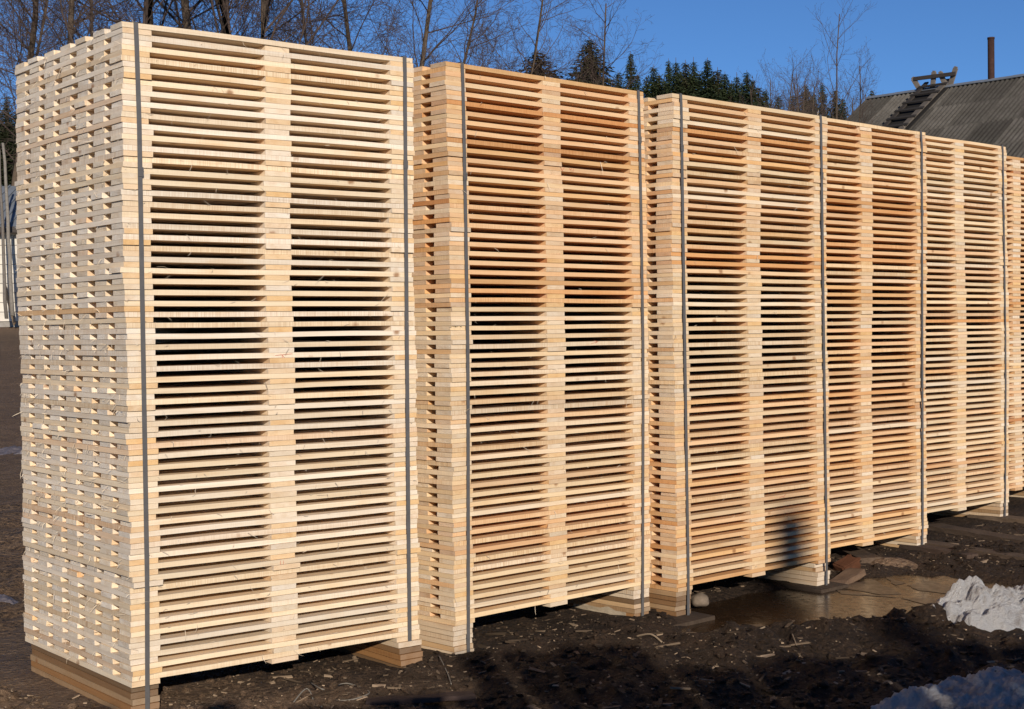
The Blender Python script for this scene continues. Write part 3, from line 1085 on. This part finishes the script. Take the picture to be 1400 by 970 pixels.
# ------------------------------------------------------------------ barn with corrugated roof
def barn():
    D0 = 50.0
    P0 = at(1187, 136, D0)                      # far end of the ridge
    a = R(47)
    e = Vector((math.cos(a), -math.sin(a), 0))  # along the ridge towards the viewer
    s = Vector((-math.sin(a), -math.cos(a), 0)) # down-slope, horizontal
    pit = R(33)
    X = e; Yv = s
    rot = Matrix((X, Yv, X.cross(Yv))).transposed()
    # local frame: x along the ridge, y down-slope, z = x cross y  (points down, so use a proper one)
    zx = math.atan2(e.y, e.x)
    root = link('barn', None, None, (P0.x, P0.y, 0), (0, 0, zx))   # local +x = e, local +y = -s
    tag(root, 'barn with grey corrugated roof and rusty pipe at the right', 'barn')
    gz = height(P0.x, P0.y)
    HR = P0.z
    LT, RUN = 17.0, 7.6
    drop = RUN * math.tan(pit)
    body = MB()
    body.v = [(.4, -RUN + .5, gz - 1), (LT - .4, -RUN + .5, gz - 1), (LT - .4, RUN - .5, gz - 1), (.4, RUN - .5, gz - 1),
              (.4, -RUN + .5, HR - drop + .1), (LT - .4, -RUN + .5, HR - drop + .1), (LT - .4, RUN - .5, HR - drop + .1), (.4, RUN - .5, HR - drop + .1),
              (.4, 0, HR - .3), (LT - .4, 0, HR - .3)]
    body.f = [(0, 1, 5, 4), (2, 3, 7, 6), (0, 4, 8, 7, 3), (1, 2, 6, 9, 5), (4, 5, 9, 8), (6, 7, 8, 9), (3, 2, 1, 0)]
    body.m = [0] * 7
    link('wall', body.done('wall', [M_OLDWOOD]), root, (0, 0, 0), (0, 0, 0), (.12, .10, .085))
    # corrugated sheets, 8 waves each
    SW, SL, EX = 1.13, 1.75, 1.55
    nw, seg = 7, 6
    v, f = [], []
    cols = nw * seg + 1
    for j, yy in enumerate((0, SL)):
        for i in range(cols):
            z = .048 * math.cos(i / seg * 2 * math.pi)
            v.append((SW * i / (cols - 1), -yy, z))
    for i in range(cols - 1):
        f.append((i, cols + i, cols + i + 1, i + 1))
    sm = mesh('roof_sheet', v, f, [M_SLATE], True)
    r = random.Random(8)
    for side in (0, 1):
        for row in range(6):
            for c in range(int(LT / SW) + 1):
                if side and row > 1: continue
                d = row * EX
                x = c * SW + (0.0)
                s_ = r.uniform(.6, 1.15)
                if r.random() < .1: s_ *= 1.35
                col = (.098 * s_, .092 * s_, .083 * s_)
                y = -d * math.cos(pit); z = HR + .03 - d * math.sin(pit) - row * .004 + (row % 2) * .002
                o = link('roof_sheet', sm, root, (x, y, z + r.uniform(-.004, .004)), (pit + R(1.0), 0, 0), col)
                if side:
                    o.location.y = -y; o.rotation_euler = (-(pit + R(1.0)), 0, math.pi); o.location.x = x + SW; o.rotation_euler = (pit + R(1.0), 0, math.pi)
    # ridge cap
    rc = MB()
    n = 16
    for k in range(n):
        x = k * LT / n
        rc.box(x + .005, x + LT / n + .03, -.16, 0, .03, .05, 0, Matrix.Translation((0, 0, HR + .05 + .006 * (k % 2))) @ Matrix.Rotation(pit, 4, 'X'))
        rc.box(x + .005, x + LT / n + .03, 0, .16, .03, .05, 0, Matrix.Translation((0, 0, HR + .05 + .006 * (k % 2))) @ Matrix.Rotation(-pit, 4, 'X'))
    link('ridge_cap', rc.done('ridge_cap', [M_SHEET]), root)
    # roof ladder of dark boards hooked over the ridge
    lx = 2.55
    def on_roof(x, d, lift=.11):
        return (x, -d * math.cos(pit) - lift * math.sin(pit) * -1 * 0, HR + .06 - d * math.sin(pit) + lift)
    def rboard(name, x, d0, d1, w, h, lift, col, par):
        b = MB(); b.box(-w / 2, w / 2, -d1, -d0, 0, h)
        return link(name, b.done(name, [M_OLDWOOD]), par, (x, 0, HR + .06 + lift), (pit, 0, 0), col)
    lad = rboard('roof_ladder', lx - .42, -.25, 8.5, .14, .05, .09, (.06, .052, .047), root)
    rb2 = MB(); rb2.box(.70, .90, -8.5, .25, 0, .05)
    link('rail', rb2.done('rail', [M_OLDWOOD]), lad, (0, 0, 0), (0, 0, 0), (.16, .14, .12))
    gb = MB(); gb.box(-.12, 1.0, -8.5, -.0, -.075, -.045)
    link('tar_strip', gb.done('tar_strip', [M_OLDWOOD]), lad, (0, 0, 0), (0, 0, 0), (.03, .028, .027))
    for k in range(15):
        b = MB(); b.box(-.1, .95, -.10, .03, .05, .085)
        link('rung', b.done('rung', [M_OLDWOOD]), lad, (0, -.12 - k * .56, 0), (0, 0, 0), (.05, .045, .042))
    # hook boards standing over the ridge
    for dx, ang, ln in ((-.22, -.5, .38), (.28, .18, .45), (.72, -.35, .42), (.92, .42, .52)):
        b = MB(); b.box(-.08, .08, -.03, .03, -.2, ln)
        b.box(-.05, .05, -.03, .03, ln, ln + .05)
        link('hook_board', b.done('hook_board', [M_OLDWOOD]), root, (lx - .35 + dx, -.04 + .05 * dx, HR + .12), (.1, ang, 0), (.24, .21, .18))
    b = MB(); b.box(-.75, .75, -.04, .04, -.06, .06)
    link('cross_bar', b.done('cross_bar', [M_OLDWOOD]), root, (lx + .05, -.10, HR + .42), (0, .02, 0), (.07, .06, .055))
    # stove pipe
    x = (at(1348, 112, 46.5) - P0).dot(e)
    b = MB()
    b.tube([(0, 0, -1.0), (0, 0, 1.32)], [.105, .105], 20)
    pp = link('stove_pipe', b.done('stove_pipe', [M_RUST], True), root, (x, .05, HR + .05))
    b = MB(); b.tube([(0, 0, 1.30), (0, 0, 1.36)], [.115, .115], 20)
    link('pipe_rim', b.done('pipe_rim', [M_RUST], True), pp)


barn()

# ------------------------------------------------------------------ trees
def bare_tree(seed, H, trunk_r, spread=.9, first=.28, lean=.02, up=.35, n1=16, fork=False, depth=4, twig=1.0):
    """returns (trunk mesh, crown mesh)"""
    r = random.Random(seed)
    tr, cr = MB(), MB()
    def grow(p, d, L, rad, lvl, mb):
        n = 7 if lvl == 0 else (5 if lvl < 3 else (3 if lvl == 3 else 2))
        pts, rads = [p.copy()], [rad]
        q, dd = p.copy(), d.copy()
        for i in range(n):
            wob = (.05, .16, .22, .28, .3)[lvl]
            dd = dd + Vector((r.gauss(0, wob), r.gauss(0, wob), r.gauss(0, wob * .6) + (.0, .10, .08, .06, .03)[lvl] * up * 2))
            dd.normalize()
            q = q + dd * (L / n)
            pts.append(q.copy()); rads.append(max(rad * (1 - (i + 1) / n * (.72 if lvl == 0 else .8)), .0035))
        mb.tube(pts, rads, (9, 6, 4, 3, 3)[lvl], 0, False)
        if lvl >= depth: return
        nc = (n1, 10, 9, 8)[lvl]
        if lvl: nc = max(2, int(nc * min(1.2, L / (H * (.34, .3, .17, .09)[lvl]) )))
        for k in range(nc):
            t = (first + (1 - first) * ((k + r.random()) / nc)) if lvl == 0 else (.18 + .82 * (k + r.random()) / nc)
            x = t * n; i = min(int(x), n - 1); fr = x - i
            bp = pts[i].lerp(pts[i + 1], fr)
            br = rads[i] * (1 - fr) + rads[i + 1] * fr
            ax = (pts[i + 1] - pts[i]).normalized()
            o = ax.orthogonal().normalized()
            o.rotate(Matrix.Rotation(r.uniform(0, 2 * math.pi), 3, ax))
            ang = r.uniform(.55, 1.1) * spread if lvl == 0 else r.uniform(.45, .95)
            nd = (ax * math.cos(ang) + o * math.sin(ang)).normalized()
            if lvl == 0: l2 = H * r.uniform(.26, .42) * (1.15 - .75 * t)
            else: l2 = L * r.uniform(.35, .62) * (1.1 - .5 * t)
            r2 = min(br * r.uniform(.36, .60), (.023, .012, .0062, .0043)[lvl] * (H / 14))
            grow(bp, nd, l2, max(r2, .0045 * twig), lvl + 1, cr)
    grow(Vector((0, 0, 0)), Vector((lean, r.uniform(-.03, .03), 1)).normalized(), H, trunk_r, 0, tr)
    return tr.done('trunk', [M_BARK], True), cr.done('crown', [M_TWIG], False)


BT = [bare_tree(1, 17, .16, .95, .20, .01, .30, 20), bare_tree(2, 17, .115, .85, .24, -.02, .34, 18), bare_tree(3, 13, .12, 1.15, .25, .03, .30, 26),
      bare_tree(4, 12.5, .11, .95, .32, .0, .34, 30), bare_tree(5, 12.5, .11, 1.05, .30, .0, .34, 26)]
BIRCH = bare_tree(9, 12, .07, .55, .40, .0, .55, 16, depth=3, twig=.9)


def put_tree(name, meshes, p, rz, s, label, cat, group=None, col=None, sz=None):
    root = link(name, None, None, (p[0], p[1], height(p[0], p[1]) - .1), (0, 0, rz), None, (s, s, sz or s))
    for n_, m in zip(('trunk', 'crown'), meshes):
        o = link(n_, m, root)
        if col: o.color = (*col, 1)
    tag(root, label, cat, group)
    return root


def spot(px, D):
    p = at(px, 440, D)
    return (p.x, p.y)


G1 = 'bare trees behind the stacks'
for px, D, mi, rz, s, lab in (
        (52, 34, 2, .4, .92, 'bare tree with dense drooping twigs, leftmost above the nearest stack'),
        (84, 31, 2, 2.6, .88, 'bare twiggy tree behind the left end of the nearest stack'),
        (137, 27, 0, 1.0, 1.0, 'thick trunked bare tree rising over the near corner of the nearest stack'),
        (200, 36, 1, .2, 1.0, 'slim bare trunk just right of the near corner, first of the row'),
        (222, 33, 1, 3.3, .95, 'dark slim bare trunk, second right of the near corner'),
        (275, 30, 1, 1.7, 1.0, 'bare trunk above the left middle of the nearest stack'),
        (303, 37, 1, 4.4, .95, 'thin bare trunk between two thicker trunks'),
        (331, 29, 0, 2.2, .95, 'sturdy bare trunk above the middle of the nearest stack'),
        (384, 28, 0, 4.1, 1.0, 'thickest bare trunk with spreading boughs, right of the trunk row'),
        (505, 36, 2, 5.2, .80, 'bare forked tree above the right half of the nearest stack'),
        (562, 35, 2, 1.3, .80, 'bare wide branching tree behind the first gap'),
        (15, 48, 3, 1.1, 1.0, 'hazy bare crown at the left edge, behind the leftmost twiggy tree'),
        (110, 50, 4, 2.1, 1.05, 'hazy bare crown between the two left trunks'),
        (355, 49, 3, 3.9, 1.05, 'hazy bare crown between the two thickest trunks'),
        (440, 46, 3, 2.9, .95, 'hazy bare crown right of the thickest trunk'),
        (600, 45, 4, 3.3, .80, 'smaller bare tree right of the first gap')):
    put_tree('bare_tree', BT[mi], spot(px, D), rz, s, lab, 'tree', G1)
put_tree('bare_tree', BT[3], spot(693, 46), .8, .80, 'single bare rounded tree against open sky over second stack', 'tree', G1)
put_tree('bare_tree', BT[4], spot(806, 52), 2.0, .76, 'bare tree standing around a dark spruce over second stack', 'tree', G1)


def spruce(seed, H, base_r, dens=1.0, taper=1.0, gap=.0):
    r = random.Random(seed)
    tr = MB(); tr.tube([(0, 0, 0), (0, 0, H * .5), (0, 0, H)], [H * .012, H * .007, .01], 7)
    v, f = [], []
    z = H * .06
    while z < H * .985:
        t = z / H
        rad = base_r * (1 - t) ** taper * r.uniform(.82, 1.12) + .05
        n = max(4, int(11 * (1 - t) ** .4 * dens))
        a0 = r.uniform(0, 6.28)
        for k in range(n):
            an = a0 + 2 * math.pi * k / n + r.uniform(-.25, .25)
            L = rad * r.uniform(.65, 1.15)
            if r.random() < gap: continue
            dirv = Vector((math.cos(an), math.sin(an), 0)); side = Vector((-dirv.y, dirv.x, 0))
            droop = r.uniform(.15, .5)
            m = max(3, int(L / .16))
            for i in range(m):
                s0 = (i + .2) / m
                p = dirv * (L * s0) + Vector((0, 0, z - droop * L * s0 * s0 + .10 * L * s0))
                wl = .26 * L * (1 - .65 * s0) + .06
                for sd in (-1, 1):
                    for rep in range(2):
                        q = p + Vector((r.gauss(0, .04), r.gauss(0, .04), r.gauss(0, .04)))
                        tip = q + (dirv * r.uniform(.3, 1.0) + side * sd * r.uniform(.5, 1.1)) * wl + Vector((0, 0, -wl * r.uniform(.1, .75)))
                        wv = (dirv - side * sd * .5).normalized() * wl * r.uniform(.16, .3) + Vector((0, 0, r.uniform(-.03, .03)))
                        b = len(v)
                        v += [tuple(q - wv), tuple(q + wv), tuple(tip)]
                        f.append((b, b + 1, b + 2))
        z += max(.13, .36 * (1 - t)) * r.uniform(.75, 1.2)
    return tr.done('trunk', [M_BARK], True), mesh('crown', v, f, [M_NEEDLE])


SP = [spruce(1, 12, 3.0, 1.9, .78), spruce(2, 12, 2.7, 1.9, .82), spruce(3, 12, 3.6, 2.1, .68), spruce(4, 12, 2.4, 1.8, .86)]
SPB = spruce(7, 12, 4.2, 1.5, .62, .05)
rs = random.Random(21)
FARF = 1.75


def put_spruce(px, py, D, mi, lab, col=(.028, .040, .016), w=1.0, meshes=None, cat='spruce'):
    col = tuple(c * 1.5 for c in col); w *= rs.uniform(.9, 1.25)
    D *= FARF
    p = at(px, py, D)
    g = height(p.x, p.y) - .1
    s = (p.z - g) / 12.0
    put_tree('spruce_tree', meshes or SP[mi], (p.x, p.y), rs.uniform(0, 6), s * w, lab, 'tree', 'spruces behind the stacks', col, s)


put_spruce(735, 68, 52, 2, 'rusty dark bushy conifer beside the single bare tree', (.060, .046, .020), 2.0)
put_spruce(806, 50, 55, 2, 'dark spruce inside the bare tree over second stack', (.045, .046, .020), 1.15)
put_spruce(862, 70, 62, 1, 'pointed spruce above the right end of second stack')
put_spruce(845, 96, 60, 0, 'low dark spruce left of the pointed spruce over second stack', (.030, .040, .016))
put_spruce(893, 88, 66, 0, 'spruce rising above the gap between second and third stacks')
put_spruce(914, 80, 70, 1, 'slim spruce above the left corner of third stack', (.032, .044, .018))
put_spruce(924, 79, 64, 3, 'narrow dark spruce just right of the third stack corner')
put_spruce(937, 82, 72, 0, 'spruce left of the twin tips over third stack', (.040, .040, .018))
put_spruce(948, 78, 66, 3, 'thin tall spruce tip over the left part of third stack')
put_spruce(967, 79, 62, 1, 'tallest dark spruce over the left part of third stack', (.024, .036, .015))
put_spruce(981, 92, 68, 0, 'rounded brownish spruce right of the tallest spruce', (.045, .040, .017))
put_spruce(991, 98, 64, 2, 'shorter broad spruce over the middle of third stack')
put_spruce(1007, 99, 66, 3, 'slim spruce, left one of the pair over third stack')
put_spruce(1021, 96, 64, 1, 'taller spruce, right one of the pair over third stack', (.024, .038, .016))
put_spruce(1029, 104, 70, 3, 'small spruce at the right end of the dense spruce group')
for q, (fx, fy) in enumerate(((872, 100), (884, 103), (901, 99), (908, 104), (931, 98), (943, 101), (956, 98), (975, 99), (1000, 110), (1014, 112), (1036, 117), (1040, 128))):
    put_spruce(fx, fy, 78 + 3 * (q % 3), q % 4, ('low spruce filling the dense group behind third stack, counted %s from the left' % ('first', 'second', 'third', 'fourth', 'fifth', 'sixth', 'seventh', 'eighth', 'ninth', 'tenth', 'eleventh', 'twelfth')[q]), (.026 + .006 * (q % 3), .036, .015))
put_spruce(1047, 121, 75, 1, 'low spruce in front of the grey bare wood')
put_spruce(1084, 125, 78, 3, 'small dark spruce amid the grey bare wood')
put_spruce(1102, 114, 80, 2, 'pale green pine amid the grey bare wood', (.060, .060, .030), .7)
put_spruce(1124, 112, 76, 1, 'dark spruce right behind the thin birch')
put_spruce(1142, 120, 84, 0, 'grey green spruce right of the thin birch', (.050, .050, .030))
put_spruce(1064, 128, 82, 0, 'low dark spruce between the grey birches')
put_spruce(1112, 126, 80, 1, 'low dark spruce left of the thin birch')
put_spruce(1152, 130, 80, 3, 'low spruce between the thin birch and the barn')
put_spruce(1192, 121, 80, 2, 'round pine top peeping over the barn ridge end', (.035, .045, .025), .6)
put_spruce(9, 128, 46, 0, 'dark spruce at the left edge behind the white shed', (.030, .036, .016))
put_spruce(-14, 120, 50, 2, 'broad spruce cut by the left edge of the picture', (.034, .040, .018))
put_spruce(22, 150, 52, 2, 'lower spruce just left of the nearest stack end', (.036, .038, .018))

GB = 'grey bare wood in the distance'
for px, py, D, rz, lab in ((1052, 94, 95, .3, 'pinkish bare birch left of the far grey wood'), (1075, 100, 100, 1.2, 'bare birch second in the far grey wood'),
                           (1092, 92, 105, 2.2, 'bare birch in the middle of the far grey wood'), (1112, 104, 98, 3.1, 'bare birch at the right of the far grey wood'),
                           (1150, 122, 92, 4.0, 'low bare tree right of the thin birch'), (1062, 108, 92, 5.0, 'low bare tree in front of the far birches'),
                           (1172, 128, 96, 5.6, 'low bare tree left of the barn ridge'), (1042, 112, 88, 2.7, 'reddish bare bush right of the dense spruce group'),
                           (1085, 112, 86, .9, 'reddish bare bush left of the pale green pine'), (1118, 118, 84, 3.7, 'reddish bare bush behind the thin birch'),
                           (1160, 132, 82, 1.9, 'reddish bare bush between the thin birch and the wispy sapling'), (1182, 134, 90, 4.6, 'reddish bare bush touching the end of the barn ridge')):
    p = at(px, py, D)
    s = (p.z - height(p.x, p.y)) / 12.5
    put_tree('birch_tree', BT[3], (p.x, p.y), rz, s * .75, lab, 'tree', GB, None, s)
p = at(1133, 18, 40)
put_tree('birch_tree', BIRCH, (p.x, p.y), .5, .62, 'thin bare birch sapling rising high over third stack end', 'tree', None, None, (p.z - height(p.x, p.y)) / 12)
p = at(1166, 82, 44)
put_tree('birch_tree', BIRCH, (p.x, p.y), 2.5, .6, 'wispy bare sapling left of the barn roof', 'tree', None, None, (p.z - height(p.x, p.y)) / 12)

# ------------------------------------------------------------------ unseen board fence beside the camera, added to shade the foreground
def fence():
    A, B = Vector((-1.3, -.95, 0)), Vector((5.2, 1.05, 0))
    d = (B - A); L = d.length
    root = link('shade_fence', None, None, A, (0, 0, math.atan2(d.y, d.x)))
    tag(root, 'unseen board fence added beside the camera to shade the foreground mud', 'fence')
    r = random.Random(4)
    b = MB(); b.box(-.07, .07, -.012, .012, 0, 1.0)
    m = b.done('board', [M_OLDWOOD])
    n = int(L / .145)
    for k in range(n):
        x = .07 + k * .145
        link('board', m, root, (x, 0, -.06), (0, r.gauss(0, .006), 0), (.26, .22, .18), (1, 1, 1.90 + r.gauss(0, .03) + (.20 if 2.45 < x < 3.25 else 0)))  # a few boards made taller to throw shade on the second stack's foot
    for z in (.4, 1.5):
        b = MB(); b.box(0, L, -.06, -.014, z, z + .09)
        link('rail', b.done('rail', [M_OLDWOOD]), root, (0, 0, 0), (0, 0, 0), (.2, .17, .14))
    return root


fence()
# unseen post added to cast the blurred shadow on the third stack
l0, z0 = front_point(2, 1082, 702)
x0, y0, yaw, bz, t = STK[2]
tip = Vector((x0 + l0 * math.cos(yaw), y0 + l0 * math.sin(yaw), z0)) + SUN * 20.0
b = MB(); b.tube([(0, 0, -.4), (0, 0, tip.z * .5), (0, 0, tip.z)], [.14, .125, .11], 14)
tag(link('shadow_pole', b.done('shadow_pole', [M_OLDWOOD]), None, (tip.x, tip.y, 0), (0, 0, .3), (.25, .22, .19)), 'tall grey wooden pole added out of view to cast the third stack shadow', 'pole')
